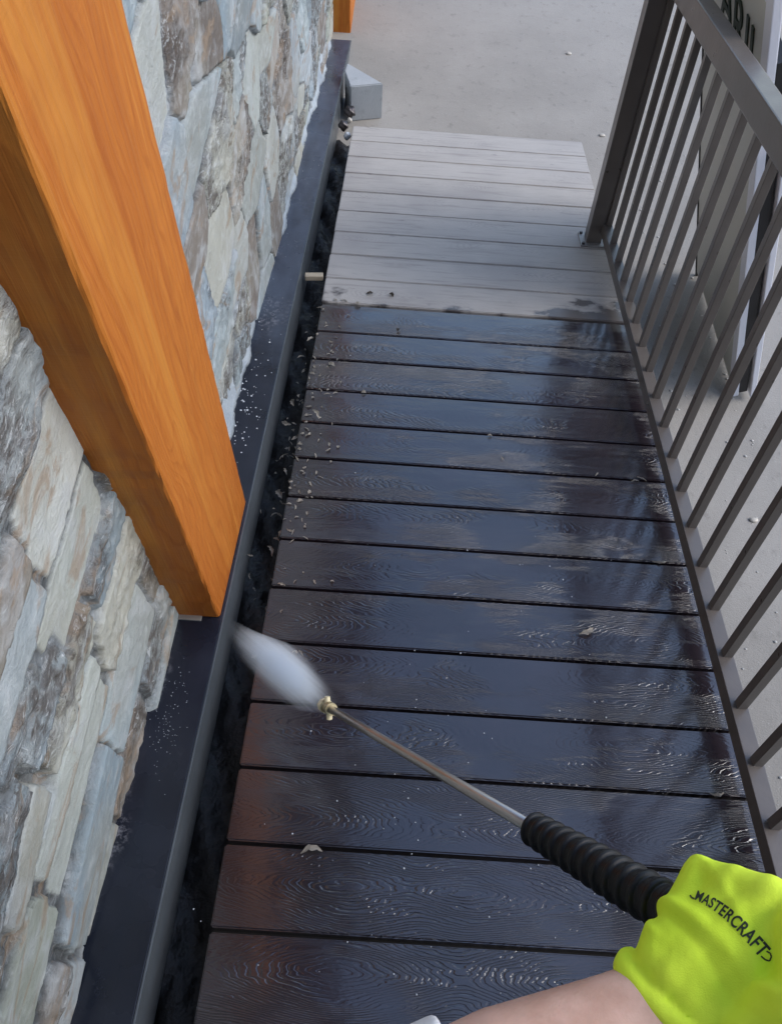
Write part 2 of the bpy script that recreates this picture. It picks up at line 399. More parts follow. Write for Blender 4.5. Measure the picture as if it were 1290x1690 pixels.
v = (V + (.05+.08*far_)*(fbm(U, V, 1.7, 21, 2)-.5) + .020*(fbm(U, V, 16, 31, 5, .6)-.5)).ravel()
seeds = []
z = -1.3
while z < 3.1:                                   # near the camera: long squared ledgestones in courses
    h = rng.uniform(.075, .165); y = -1. + rng.uniform(0, .2)
    while y < 1.25:
        L = rng.uniform(.17, .38)
        if h > .12 and rng.random() < .4:
            seeds.append((y+L/2, z+h*.27, L, h*.54)); seeds.append((y+L/2+rng.normal(0, .03), z+h*.77, L, h*.46))
        else: seeds.append((y+L/2, z+h/2, L, h))
        y += L
    z += h
z = -1.35
while z < 3.1:                                   # farther on: irregular flags
    h = rng.uniform(.13, .22); y = 1.25 + rng.uniform(0, .2)
    while y < 5.6:
        L = rng.uniform(.20, .42); k = rng.random()
        if k < .3:
            seeds.append((y+L*.3, z+h*.25, L*.8, h*.7)); seeds.append((y+L*.75, z+h*.75, L*.8, h*.7))
        else: seeds.append((y+L/2+rng.normal(0, .03), z+h/2+rng.normal(0, .035), L, h))
        y += L
    z += h
S = np.array(seeds, np.float32)
d1 = np.full(u.shape, 9., np.float32); d2 = d1.copy(); idx = np.zeros(u.shape, int)
order = np.argsort(S[:, 0])
uf = u.astype(np.float32); vf = v.astype(np.float32)
rowlen = len(zs)
ny_ = len(ys)
for k, (sy, sz, L, h) in enumerate(S):
    i0 = np.searchsorted(ys, sy-.42)*rowlen; i1 = min(ny_, np.searchsorted(ys, sy+.42))*rowlen
    if i1 <= i0: continue
    sl = slice(i0, i1); a = np.abs(uf[sl]-sy)/(L/2); b = np.abs(vf[sl]-sz)/(h/2)
    ok = b < 4; P_ = 6. if sy < 1.25 else 2.2
    d = np.where(ok, (a**P_+b**P_)**(1/P_), 9.)
    A = d1[sl]; B = d2[sl]; I = idx[sl]
    n1 = d < A; B[:] = np.where(n1, A, np.minimum(B, d)); I[n1] = k; A[:] = np.where(n1, d, A)
edge = (d2-d1)                                   # 0 on a joint
hs = np.minimum(S[idx, 2], S[idx, 3])
em = edge*hs*.5                                  # rough metres
jw = .0022 + .008*np.clip(fbm(U, V, 5, 77, 3).ravel()-.30, 0, 1)
ns = len(S); crf = (rng.random(ns) < .48).astype(float); sh = rng.uniform(.0, .016, ns); tu = rng.normal(0, .022, ns); tv = rng.normal(0, .055, ns)
st = np.clip((em-jw)/.0035, 0, 1); st = st*st*(3-2*st)
rel = sh[idx] + tu[idx]*(u-S[idx, 0]) + tv[idx]*(v-S[idx, 1])
fb = fbm(U, V, 14, 41, 5, .58).ravel(); rid = 1-np.abs(2*fbm(U*.8, V, 7, 61, 4, .55).ravel()-1)
stratum = fbm(U*.35, V*2.2, 16, 91, 3).ravel()
fb2 = fbm(U, V, 40, 241, 4, .6).ravel(); cr0 = .18+.82*crf[idx]; hgt = .004 + st*(.002+rel+cr0*(.012*(fb-.5)+.007*(rid-.6)+.006*(stratum-.5))) + .006*(fb-.5)*(1-st) + .007*(fb2-.5)*cr0
spk_ = fbm(U, V, 55, 351, 2).ravel(); pit = np.clip((.30-fbm(U, V, 6, 131, 2).ravel())*9, 0, 1)*(1-st); hgt -= .022*pit; hgt += .002*cr0*np.clip((spk_-.5)*3, -1, 1)
X = -.456 + np.clip(hgt, -.03, .034)
zb = -.030 - np.tan(TILT)*U.ravel()             # keeps the foot of the wall tidy over the ledge
pal = np.array([(.40, .48, .54), (.50, .53, .49), (.55, .55, .48), (.31, .27, .23), (.43, .50, .52), (.31, .38, .42), (.43, .39, .34), (.60, .62, .58), (.24, .20, .17), (.50, .56, .60), (.46, .49, .42)])
wts = np.array([3.4, 2.0, 1.6, 2.0, 2.8, 1.9, 2.0, 1.5, 1.6, 2.8, 1.2]); wts /= wts.sum()
pi = rng.choice(len(pal), ns, p=wts); cst = pal[pi]*rng.uniform(.85, 1.12, (ns, 1))
mort = np.array((.46, .50, .53))
bl = (fbm(U, V, 6, 151, 5, .6).ravel()-.5)[:, None]
col = cst[idx]*(1+.40*bl)
tint = np.clip((fbm(U*.7, V, 5, 201, 3).ravel()-.5)*5, 0, 1)[:, None]
col = col*(1-.45*tint)+np.array((.46, .44, .36))*.45*tint
crn = fbm(U*.8, V, 8, 311, 3).ravel(); spk = fbm(U, V, 70, 331, 2).ravel()
crust = crf[idx]*np.clip((crn-.47)*9, 0, 1)*np.clip((spk-.34)*4, .0, 1)
col = col*(1-.72*crust[:, None])+np.array((.13, .095, .075))*.72*crust[:, None]
vein = np.clip((rid-.86)*9, 0, 1)*np.clip((fb-.35)*4, 0, 1)
col = col*(1-.45*vein[:, None])+np.array((.66, .69, .71))*.45*vein[:, None]
col = np.clip(col, .03, .8)
t_ = np.clip(st*1.6-.3, 0, 1)[:, None]; jd = np.clip((fbm(U, V, 3.5, 401, 2).ravel()-.42)*7, 0, 1)
mc = mort*.9*(1-.88*np.maximum(pit, jd*.85)[:, None]); col = col*t_ + mc*(1-t_)
smear = np.clip((fbm(U, V, 7, 171, 4).ravel()-.56)*6, 0, 1)[:, None]*np.clip(1.3-em/.022, 0, 1)[:, None]
col = col*(1-.7*smear)+mort*.7*smear
col *= .66*np.array((.98, 1., 1.02))
wall_root = Matrix.Translation((-.46, 2.2, GZ))
nv = len(X); co = np.stack([X+.46, U.ravel()-2.2, V.ravel()-GZ], 1).astype(np.float32)
a_ = np.arange(ny_-1)[:, None]*rowlen+np.arange(rowlen-1)[None]; q = np.stack([a_, a_+rowlen, a_+rowlen+1, a_+1], -1).reshape(-1, 4)
me = bpy.data.meshes.new('stone_wall'); me.vertices.add(nv); me.vertices.foreach_set('co', co.ravel())
me.loops.add(q.size); me.loops.foreach_set('vertex_index', q.ravel().astype(np.int32))
me.polygons.add(len(q)); me.polygons.foreach_set('loop_start', np.arange(0, q.size, 4, dtype=np.int32)); me.polygons.foreach_set('loop_total', np.full(len(q), 4, np.int32))
me.update(); ca = me.color_attributes.new('Col', 'FLOAT_COLOR', 'POINT'); ca.data.foreach_set('color', np.concatenate([col, np.ones((nv, 1))], 1).astype(np.float32).ravel())
at_ = me.attributes.new('Crust', 'FLOAT', 'POINT'); at_.data.foreach_set('value', (np.clip(.10+.9*crf[idx]*np.clip((crn-.36)*6, 0, 1), 0, 1)*st+.35*(1-st)).astype(np.float32))
me.shade_smooth(); me.materials.append(M_stone)
wroot = thing('stone_wall', Vector((-.46, 2.2, GZ)), False, label='wall of rough pale blue and brown ledgestone behind the timber posts', cat='stone wall')
wo = bpy.data.objects.new('stone_face', me); scene.collection.objects.link(wo); wo.parent = wroot
mb = MB(); mb.box((-.75, -.8, GZ-.1), (-.50, 5.25, 3.0)); mb.build('wall_core', M_block, wroot)
# mortar fillet at the foot of the wall
mb = MB(); vs = []; fs = []; N = 300
for j in range(N):
    y = 1.30 + 3.45*j/(N-1); wv = .013*math.sin(y*5.1)+.010*math.sin(y*17+1)+.006*math.sin(y*41)+random.uniform(-.003, .003)
    w_ = .004+wv*.55
    zt = .03 + .07 + wv
    for (x, z) in ((-.47, .028), (-.437+w_*.9, .0305), (-.441+w_*.7, .04), (-.449+w_*.3, .06), (-.462, zt+.03)): vs.append(rp(x, y, z))
for j in range(N-1):
    for i in range(4): k = j*5+i; fs.append((k, k+1, k+6, k+5))
mb.add(vs, fs)
t = NT('smeared_pale_mortar'); c = t.coord(); t.set(col=t.mix(t.ss(t.noise(c, 14, 4), .3, .7), (.27, .31, .35), (.36, .40, .43)), rough=.8, nrm=t.bump(t.noise(c, 90, 4), .004, .7))
mb.build('mortar_fillet', t.m, wroot, True)

# ------------------------------------------------------------------ timber posts (plumb)
def timber(y0, y1, z0, z1, xr, label, shim=False):
    r = thing('timber_post', Vector((xr-.10, (y0+y1)/2, z0)), False, label=label, cat='timber post', group='orange timber posts against the stone wall')
    bm = bmesh.new(); nz = 110; prof = []
    x0 = -.56; e = .006
    prof = [(x0, y0), (xr-e, y0), (xr-e*.3, y0+e*.3), (xr, y0+e), (xr, (y0+y1)/2), (xr, y1-e), (xr-e*.3, y1-e*.3), (xr-e, y1), (x0, y1)]
    rows = []
    for k in range(nz):
        z = z0+(z1-z0)*k/(nz-1); row = []
        for i, (x, y) in enumerate(prof):
            jx = random.gauss(0, .0004) if i in (1, 2, 3, 5, 6) else 0
            y_ = y
            row.append(bm.verts.new((x+jx, y_+random.gauss(0, .0006)*(i in (1, 2, 3)), z)))
        rows.append(row)
    m = len(prof)
    for k in range(nz-1):
        for i in range(m):
            j = (i+1) % m; bm.faces.new((rows[k][i], rows[k][j], rows[k+1][j], rows[k+1][i]))
    bm.faces.new(rows[0][::-1]); bm.faces.new(rows[-1])
    mb = MB(); mb.bm(bm); mb.build('timber', M_timber, r)
    if shim:
        b = W @ Vector((-.40, .953, .034)); mb = MB(); mb.box((-.436, .944, .0302), (-.385, .99, .0345), W, .001); mb.build('shim', M_galv, r)
    return r
# first: foot corners on the ledge at ramp y .956 .. 1.304
f0 = rp(-.346, .956, .0325); f1 = rp(-.346, 1.304, .0325)
def timber_cut(ya, yb, label, shim):
    a = rp(-.346, ya, .0325); b = rp(-.346, yb, .0325)
    r = timber(a.y, b.y, b.z-.0, 3.0, -.346, label, shim)
    # drop the near foot corners onto the sloping ledge: lower edge follows the slope
    o = [c_ for c_ in r.children if c_.name.startswith('timber')][0]; me = o.data
    base = ROOTS[r.name]
    for v_ in me.vertices:
        w = base @ v_.co
        zl = a.z + (b.z-a.z)*(w.y-a.y)/(b.y-a.y)
        zt = 3.0; s_ = (w.z-b.z)/(zt-b.z); v_.co.z = (zl+(zt-zl)*s_)-base.translation.z
    return r
timber_cut(.956, 1.304, 'large orange stained timber post nearest the camera, standing on the dark ledge', True)
timber_cut(4.66, 5.0, 'far orange timber post, seen only at its foot where the dark ledge ends', False)

# ------------------------------------------------------------------ eave carried by the posts, and the house wall added unseen behind the camera to block rear light
eave = thing('porch_eave', Vector((-.3, 2, 2.5)), False, label='timber eave over the ledge carried by the orange posts, above the picture', cat='eave')
mb = MB(); mb.box((-.75, -1.9, 2.56), (-.10, 5.15, 2.62)); mb.build('soffit', M_flashface, eave)
mb = MB(); mb.box((-.098, -1.9, 2.50), (-.07, 5.15, 2.75)); mb.build('fascia', M_flashface, eave)
mb = MB(); mb.box((-.54, -1.9, 2.30), (-.352, 5.1, 2.555)); mb.build('beam', M_joist, eave)
blocker = thing('rear_blocker', Vector((1, -1.6, GZ)), False, label='rear house wall, unseen, added behind the viewer to shade the near post face', cat='house wall')
mb = MB(); mb.box((-.75, -1.95, GZ), (3.2, -1.75, 2.9)); mb.build('wall', M_flashface, blocker)
mb = MB(); mb.box((-.09, -1.74, 2.40), (3.2, -.35, 2.52)); mb.build('blocker_roof', M_flashface, blocker)  # slab added out of view to darken the near face of the post
# ------------------------------------------------------------------ railing
rail = thing('metal_railing', rp(.75, 1.2, 0), True, label='grey-brown metal railing with square balusters along the right edge of the boardwalk', cat='railing')
mb = MB(); mb.box((.722, -.9, .832), (.769, 2.72, .895), W, .004); mb.build('top_rail', M_rail, rail)
mb = MB(); mb.box((.730, -.9, .046), (.765, 2.775, .083), W, .0015); mb.build('bottom_rail', M_rail, rail)
B0 = 2.715; PB = .1206
bal_mesh = None
for k in range(28):
    y = B0-k*PB
    if bal_mesh is None:
        mb = MB(); mb.box((.7415, y, .081), (.7610, y+.0195, .834), W, .0012); b0 = mb.build('baluster', M_rail, rail); bal_mesh = b0
    else:
        o = bal_mesh.copy(); scene.collection.objects.link(o); o.parent = rail; o.location = (0, -k*PB, 0); ROOTS[o.name] = ROOTS[rail.name]
mb = MB(); mb.box((.686, 2.728, .004), (.741, 2.785, .96), W, .003); mb.build('post', M_rail, rail)
mb = MB(); mb.box((.664, 2.705, .0005), (.772, 2.806, .0065), W, .002); pl = mb.build('base_plate', M_galv, rail)
for (x, y) in ((.674, 2.716), (.674, 2.794), (.758, 2.716)):
    mb = MB(); mb.tube([rp(x, y, .0065), rp(x, y, .013)], .006, 6); mb.build('bolt', M_bolt, pl)
mb = MB(); mb.box((.722, 2.776, .045), (.770, 2.782, .087), W, .001); mb.build('bracket', M_galv, rail)

# ------------------------------------------------------------------ concrete block past the end
up = Vector((0, 0, 1))
mb = MB(); foot = [rp(-.137, 3.945, .041), rp(-.289, 3.905, .033), rp(-.325, 4.02, .05), rp(-.318, 4.085, .07)]
zt = [p.z for p in foot]; ztop = GZ+.178
vs = [Vector((p.x, p.y, GZ)) for p in foot]+[Vector((p.x, p.y, ztop)) for p in foot]
bm = bmesh.new(); bv = [bm.verts.new(v) for v in vs]
for f in ((0, 1, 5, 4), (1, 2, 6, 5), (2, 3, 7, 6), (3, 0, 4, 7), (4, 5, 6, 7), (3, 2, 1, 0)): bm.faces.new([bv[i] for i in f])
bmesh.ops.recalc_face_normals(bm, faces=bm.faces[:]); bmesh.ops.bevel(bm, geom=bm.edges[:], offset=.004, segments=2, affect='EDGES')
mb = MB(); mb.bm(bm); tag(mb.build('concrete_block', M_block, root=Matrix.Translation((-.25, 4., GZ))), 'pale concrete block on the ground between the ledge and the far end of the boards', 'concrete block')

# ------------------------------------------------------------------ leaning sign boards
G1, G2, UU = Vector((1.334, 2.288, GZ)), Vector((1.276, 2.949, GZ)), Vector((-.341, -.03, .94)).normalized()
E_ = (G2-G1).normalized(); NN = E_.cross(UU).normalized()
if NN.x < 0: NN = -NN                      # away from the railing
def signboard(org, wid, hgt, thick, label, face, letters):
    F = Matrix((E_, UU, NN)).transposed().to_4x4(); F.translation = org
    r = thing('sign_board', org, False, label=label, cat='sign board')
    fw_ = .055
    mb = MB(); mb.box((fw_, .03, .004), (wid-.012, hgt-.05, thick-.002), F); mb.build('panel', face, r)
    mb = MB(); mb.box((0, .0, 0), (fw_-.001, hgt, thick), F, .003); mb.build('side_rail', M_white, r)
    mb = MB(); mb.box((fw_, hgt-.049, 0), (wid, hgt, thick), F, .003); mb.build('head_rail', M_white, r)
    mb = MB(); mb.box((wid-.011, 0.0, 0), (wid, hgt-.05, thick), F, .002); mb.build('far_edge', M_black, r)
    return r, F
sb, F1 = signboard(G1, .66, 1.575, .024, 'upright beige sign board with white edge and dark lettering, leaning outside the railing', M_sign, True)
O2 = G1+NN*.062+E_*(-.02)
sb2, F2 = signboard(O2, .64, 1.16, .02, 'white edged board standing just behind the beige lettered sign', M_white, False)
mb = MB(); mb.box((.0, 0.02, .025), (.62, 1.40, .055), F1); mb.build('backing_frame', M_black, sb)
fc = bpy.data.curves.new('sign_text', 'FONT'); fc.body = 'ARII'; fc.size = 1; fc.extrude = .004
to = bpy.data.objects.new('sign_text', fc); scene.collection.objects.link(to); bpy.context.view_layer.update()
tm = bpy.data.meshes.new_from_object(to.evaluated_get(bpy.context.evaluated_depsgraph_get())); bpy.data.objects.remove(to)
mb = MB(); xs = [v_.co.x for v_ in tm.vertices]; wtx = max(xs)
vs = []
for v_ in tm.vertices:
    # letters read from the boardwalk side
    vs.append(F1 @ Vector((.455-(v_.co.x/wtx)*.325, 1.265+v_.co.y*.225, .0015-v_.co.z*.5)))
mb.add(vs, [tuple(p.vertices) for p in tm.polygons]); mb.build('lettering', M_letters, sb)
mb = MB(); mb.ball(rp(1.29, 2.33, -.40)*0+Vector((1.315, 2.30, GZ+.018)), .02, (1, 1, .9)); mb.build('rubber_foot', M_galv, sb, True)

# ------------------------------------------------------------------ pressure washer lance
def hpt(s):   # along the lance: s=0 grip end near the hand, s=1 nozzle
    z = .66+.69*s; xz = 722.7+2.3*s; yz = 986.7+586*s
    return ap(xz/z, yz/z, z)
upw = Vector((0, 0, 1))
lance = thing('pressure_washer_lance', hpt(0), False, label='pressure washer lance with black ribbed grip and thin steel tube, held by the gloved hand', cat='pressure washer')
mb = MB(); mb.tube([hpt(.22), hpt(.5), hpt(.75), hpt(.972)], [.0068]*4, 20); mb.build('tube', M_lance, lance, True)
s0, s1 = -.17, .238
pts = []; rad = []; L = (hpt(s1)-hpt(s0)).length; n = 420; pitchr = .0158
for k in range(n):
    s = s1+(s0-s1)*k/(n-1); dist = L*k/(n-1); pts.append(hpt(s))
    r = .0140+.0035*min(1, dist/.12)
    ph = (dist % pitchr)/pitchr
    rib = .0042*(math.sin(math.pi*min(1, ph/.5))**.5 if ph < .5 else 0)
    if dist < .004: r = .010+.0045*dist/.004; rib = 0
    rad.append(r+rib)
mb = MB(); mb.tube(pts, rad, 40); mb.build('ribbed_grip', M_grip, lance, True)
mb = MB(); mb.tube([hpt(s0), hpt(s0-.06)], [.017, .02], 20); gb = hpt(s0-.12)-upw*.02
mb.ball(gb, .035, (1, 1, 1.4)); mb.build('trigger_body', M_grip, lance, True)
hs_ = [gb, gb+Vector((.05, -.1, -.1)), gb+Vector((.08, -.3, -.35)), Vector((.45, -.6, -.2)), Vector((.62, -1.1, -.1))]
mb = MB(); mb.tube(hs_, .008, 12); mb.build('hose', M_grip, lance, True)
tip = hpt(.972); dirn = (hpt(1)-hpt(.9)).normalized()
mb = MB(); mb.tube([tip-dirn*.006, tip+dirn*.006, tip+dirn*.007, tip+dirn*.014, tip+dirn*.015, tip+dirn*.022], [.011, .011, .0085, .0085, .0105, .0095], 16); mb.build('coupling', M_brass, lance)
side = dirn.cross(fww).normalized(); upn = side.cross(dirn)
mb = MB(); mb.tube([tip+dirn*.020, tip+dirn*.032], [.0125, .0115], 8); mb.tube([tip+dirn*.004-upn*.0+side*.006, tip+dirn*.004+side*.019], [.0055, .005], 10); mb.tube([tip+dirn*.012-side*.006, tip+dirn*.012-side*.018], [.005, .0045], 8); mb.build('nozzle_tip', M_nozzle, lance)

# spray: fan of fine mist from the nozzle towards the post foot
A_ = tip+dirn*.03; Bp = ap(376, 1024, 1.54)
cen = A_.lerp(Bp, .46); ax = (Bp-A_); Ls = ax.length; ax.normalize()
sy = (fww.cross(ax)).normalized(); sz = ax.cross(sy)
Rm = Matrix((ax*(-1), sy, sz)).transposed().to_4x4()
ml = Matrix.Translation(cen) @ Rm @ Matrix.Diagonal((Ls*.70, .062, .036, 1))
bm = bmesh.new(); bmesh.ops.create_icosphere(bm, subdivisions=4, radius=1)
me = bpy.data.meshes.new('water_spray')
for v_ in bm.verts:
    w_ = 1 - .62*max(0, -v_.co.x+.35); v_.co.y *= w_; v_.co.z *= w_; v_.co.y += .22*v_.co.x+.62*(v_.co.x+.2)**2-.10
bm.to_mesh(me); bm.free(); me.materials.append(M_spray)
so = bpy.data.objects.new('water_spray', me); scene.collection.objects.link(so); so.matrix_world = ml
tag(so, 'white fan of water mist shooting from the lance nozzle to the ledge', None, None, 'stuff')

# ------------------------------------------------------------------ arm and glove
person = thing('person', ap(600, 1900, .45), False, label='bare forearm reaching from the bottom edge, hand in a neon yellow-green glove gripping the lance', cat='person')
def remeshed(mb, name, mat, parent, voxel=.0028, it=6):
    o = mb.build(name, mat, parent, True)
    m1 = o.modifiers.new('r', 'REMESH'); m1.mode = 'VOXEL'; m1.voxel_size = voxel; m1.use_smooth_shade = True
    m2 = o.modifiers.new('s', 'SMOOTH'); m2.iterations = it; m2.factor = .5
    bpy.context.view_layer.update()
    me = bpy.data.meshes.new_from_object(o.evaluated_get(bpy.context.evaluated_depsgraph_get()))
    o.modifiers.clear(); o.data = me; me.name = name; me.shade_smooth()
    if not me.materials: me.materials.append(mat)
    return o
def capsule(mb, a, b, ra, rb, n=20):
    a, b = Vector(a), Vector(b); mb.tube([a, b], [ra, rb], n); mb.ball(a, ra, sub=3); mb.ball(b, rb, sub=3)
# glove: palm over the grip, four fingers curled round it, thumb under
gl = MB()
wr = [(1092, 1588, .580), (1108, 1607, .572), (1134, 1634, .566), (1160, 1664, .562)]
kn = [(1158, 1447, .612), (1212, 1462, .590), (1268, 1478, .572), (1322, 1506, .560)]
for (a, b) in zip(wr, kn): capsule(gl, ap(*a), ap(*b), .0185, .0155)
for i in range(3):
    capsule(gl, ap(*wr[i]), ap(*kn[i+1]), .018, .0145); capsule(gl, ap(*kn[i]), ap(*kn[i+1]), .0145, .0145)
    capsule(gl, ap(*[(p+q_)/2 for p, q_ in zip(wr[i], kn[i])]), ap(*[(p+q_)/2 for p, q_ in zip(wr[i+1], kn[i+1])]), .019, .019)
for i, (x, y, d) in enumerate(kn):
    r = (.0125, .014, .0145, .014)[i]; k = (.85, 1, 1.05, .98)[i]
    p0 = ap(x, y, d); p1 = ap(x-6, y+2, d+.044*k); p2 = ap(x-22+4*i, y+52, d+.075*k); p3 = ap(x-42+4*i, y+105, d+.070*k)
    capsule(gl, p0, p1, r*1.06, r); capsule(gl, p1, p2, r, r*.95); capsule(gl, p2, p3, r*.95, r*.85)
# thumb leaves the side of the palm near its base and closes over the grip
capsule(gl, ap(1165, 1660, .570), ap(1245, 1690, .572), .019, .016); capsule(gl, ap(1245, 1690, .572), ap(1300, 1668, .60), .0155, .014); capsule(gl, ap(1300, 1668, .60), ap(1318, 1628, .625), .014, .012)
capsule(gl, ap(1165, 1655, .565), ap(1330, 1600, .555), .020, .020); capsule(gl, ap(1322, 1506, .560), ap(1335, 1610, .552), .017, .019)
capsule(gl, ap(1235, 1700, .545), ap(1345, 1650, .520), .022, .022); capsule(gl, ap(1322, 1540, .545), ap(1345, 1650, .520), .018, .022)
# wrist tube and cuff
A2 = (ap(1200, 1700, .56)-ap(1040, 1585, .59)).normalized()
ce = ap(1122, 1648, .580); ci = ap(1150, 1600, .578)
fore = (ap(870, 1752, .545)-ce).normalized()
def ell_tube(mb, c0, c1, a0, b0, a1, b1, A, n=40, steps=8, bulge=0):
    t = (c1-c0).normalized(); A = (A-t*A.dot(t)).normalized(); B = t.cross(A); vs = []; fs = []
    for i in range(steps+1):
        s = i/steps; c = c0.lerp(c1, s); a = a0+(a1-a0)*s+bulge*math.sin(math.pi*s); b = b0+(b1-b0)*s+bulge*math.sin(math.pi*s)
        vs += [c+A*a*math.cos(2*math.pi*k/n)+B*b*math.sin(2*math.pi*k/n) for k in range(n)]
    for i in range(steps):
        for k in range(n): fs.append((i*n+k, i*n+(k+1) % n, (i+1)*n+(k+1) % n, (i+1)*n+k))
    fs.append(tuple(reversed(range(n)))); fs.append(tuple(steps*n+k for k in range(n))); mb.add(vs, fs)
    return A, B
Ax, Bx = ell_tube(gl, ap(1160, 1575, .578), ap(1132, 1634, .579), .043, .024, .040, .026, A2)
Ax, Bx = ell_tube(gl, ap(1140, 1618, .579), ap(1118, 1655, .580), .038, .026, .045, .031, A2)
cr_ = ap(1118, 1655, .580)
def ring(mb, c, a, b, A, B, r, n=60, m=10, wob=0):
    vs = []; fs = []
    for k in range(n):
        th = 2*math.pi*k/n; p = c+A*a*math.cos(th)+B*b*math.sin(th); o_ = (A*math.cos(th)*b+B*math.sin(th)*a).normalized(); t_ = A.cross(B)
        rr = r*(1+wob*math.sin(th*7+1)*.5+wob*math.sin(th*3)*.5)
        vs += [p+(o_*math.cos(2*math.pi*j/m)+t_*math.sin(2*math.pi*j/m)*1.3)*rr for j in range(m)]
    for k in range(n):
        for j in range(m): k2 = (k+1) % n; fs.append((k*m+j, k2*m+j, k2*m+(j+1) % m, k*m+(j+1) % m))
    mb.add(vs, fs)
ring(gl, cr_, .0455, .033, Ax, Bx, .0062, wob=.25)
glove = remeshed(gl, 'glove', M_glove, person, .0024, 6)
from mathutils import noise as mn
gm_ = glove.data; gr = ROOTS[person.name]; fr3 = gr.to_3x3()
nrm_ = [v_.normal.copy() for v_ in gm_.vertices]
for v_, n_ in zip(gm_.vertices, nrm_):
    wco = gr @ v_.co; tt = (wco-cr_).dot(fore); lat = (wco-cr_).dot(Ax)
    f_ = .0022*math.exp(-((tt+.024+lat*.25)/.0045)**2) - .0018*math.exp(-((tt+.013+lat*.15)/.004)**2) + .0014*math.exp(-((tt+.043-lat*.3)/.005)**2)
    m_ = mn.noise(wco*38)*.0010 + max(0, mn.noise(Vector((wco.x*60, wco.y*22, wco.z*30))) - .1)*.0022
    v_.co += n_*(f_+m_)
gm_.update()
# forearm
el = ap(560, 1900, .53); sh_ = CW + Vector((-.22, -.10, -.22))
arm = MB()
wpt = ap(1128, 1640, .580); mid = wpt.lerp(el, .42)
ell_tube(arm, wpt, wpt.lerp(el, .22), .030, .021, .0335, .027, A2, steps=6)
a1_, b1_ = wpt.lerp(el, .22), wpt.lerp(el, .55)
ell_tube(arm, wpt.lerp(el, .20), b1_, .0332, .0268, .043, .038, A2, steps=8)
ell_tube(arm, wpt.lerp(el, .53), el, .043, .038, .040, .038, A2, steps=8)
capsule(arm, el, el.lerp(sh_, .9), .040, .050, 28)
arm_o = remeshed(arm, 'arm', M_skin, person, .004, 14)
slv = MB(); 
s_a = wpt.lerp(el, .66); ell_tube(slv, s_a, el, .052, .047, .050, .047, A2, steps=8); ring(slv, s_a, .051, .046, *[(v) for v in (Ax, Bx)], .0035)
capsule(slv, el, sh_, .050, .066, 28); remeshed(slv, 'sleeve', M_tshirt, person, .004, 5)

# print on the back of the glove
fc = bpy.data.curves.new('glove_text', 'FONT'); fc.offset = .022; fc.body = 'MASTERCRAFT'; fc.size = 1; fc.space_character = 1.08
to = bpy.data.objects.new('glove_text', fc); scene.collection.objects.link(to); bpy.context.view_layer.update()
tm = bpy.data.meshes.new_from_object(to.evaluated_get(bpy.context.evaluated_depsgraph_get())); bpy.data.objects.remove(to)
bmt = bmesh.new(); bmt.from_mesh(tm); bmesh.ops.subdivide_edges(bmt, edges=bmt.edges[:], cuts=1); bmesh.ops.triangulate(bmt, faces=bmt.faces[:])
gme = glove.data; Gm = ROOTS[person.name]
bvh = BVHTree.FromPolygons([Gm @ v_.co for v_ in gme.vertices], [tuple(p.vertices) for p in gme.polygons])
wtx = max(v_.co.x for v_ in bmt.verts)
def bez(s):
    p0, p1, p2 = Vector((1147, 1477)), Vector((1200, 1496)), Vector((1262, 1574))
    p = p0*(1-s)**2+p1*2*s*(1-s)+p2*s*s; t = ((p1-p0)*2*(1-s)+(p2-p1)*2*s).normalized(); return p, t
def project(px, py, lift=.0006):
    t0 = ap(px, py, 1.)-CW; t0.normalize(); h = bvh.ray_cast(CW, t0)
    if h[0] is None: return ap(px, py, .57)
    return h[0]-t0*lift
mb = MB(); vs = []
bmt.verts.ensure_lookup_table()
for v_ in bmt.verts:
    s = v_.co.x/wtx; p, t_ = bez(s); nrm = Vector((t_.y, -t_.x)); hh = 16+8*s
    q_ = p+nrm*((v_.co.y/.72-.45)*hh); vs.append(project(q_.x, q_.y))
mb.add(vs, [[v_.index for v_ in f.verts] for f in bmt.faces]); bmt.free()
def stroke(pts, w):
    for (a, b) in zip(pts[:-1], pts[1:]):
        a = Vector(a); b = Vector(b); d = (b-a).normalized(); n_ = Vector((d.y, -d.x))*w/2
        mb.add([project(*(a+n_)), project(*(a-n_)), project(*(b-n_)), project(*(b+n_))], [(0, 1, 2, 3)])
stroke([(1264, 1570), (1270, 1573), (1272, 1579), (1269, 1586), (1262, 1584), (1255, 1578)], 2.6)
stroke([(1145, 1483), (1140, 1481), (1138, 1477)], 2.6)
lt = mb.build('glove_print', M_letters, glove)

# ------------------------------------------------------------------ debris and drops
def leaf_mesh(L, wd, curl):
    bm = bmesh.new(); N = 8; rows = []
    b1, b2, b3 = random.uniform(-.5, .5), random.uniform(.5, 1.4), random.uniform(0, 6)
    for i in range(N+1):
        s = i/N; w = wd*math.sin(math.pi*min(1, max(0.02, s)))**.8*.5+.0003; z = curl*math.sin(math.pi*s)
        sd_ = b1*L*(s-.5)**2*1.6; k1 = 1+.35*math.sin(i*2.1+b3); k2 = b2*(1+.35*math.sin(i*1.7+b3*2)); rows.append([bm.verts.new((L*(s-.5), sd_-w*k1, z+w*.5)), bm.verts.new((L*(s-.5), sd_, z)), bm.verts.new((L*(s-.5), sd_+w*k2, z+w*.6*b2))])
    for a, b in zip(rows[:-1], rows[1:]):
        for j in (0, 1): bm.faces.new((a[j], b[j], b[j+1], a[j+1]))
    bmesh.ops.solidify(bm, geom=bm.faces[:], thickness=.0006)
    return bm
def onz(px, py, z):
    d = fw + rt*((px-645)/FPX) + dn*((py-845)/FPX); C0 = Vector((0, 0, CH)); return C0+d*((z-CH)/d.z)
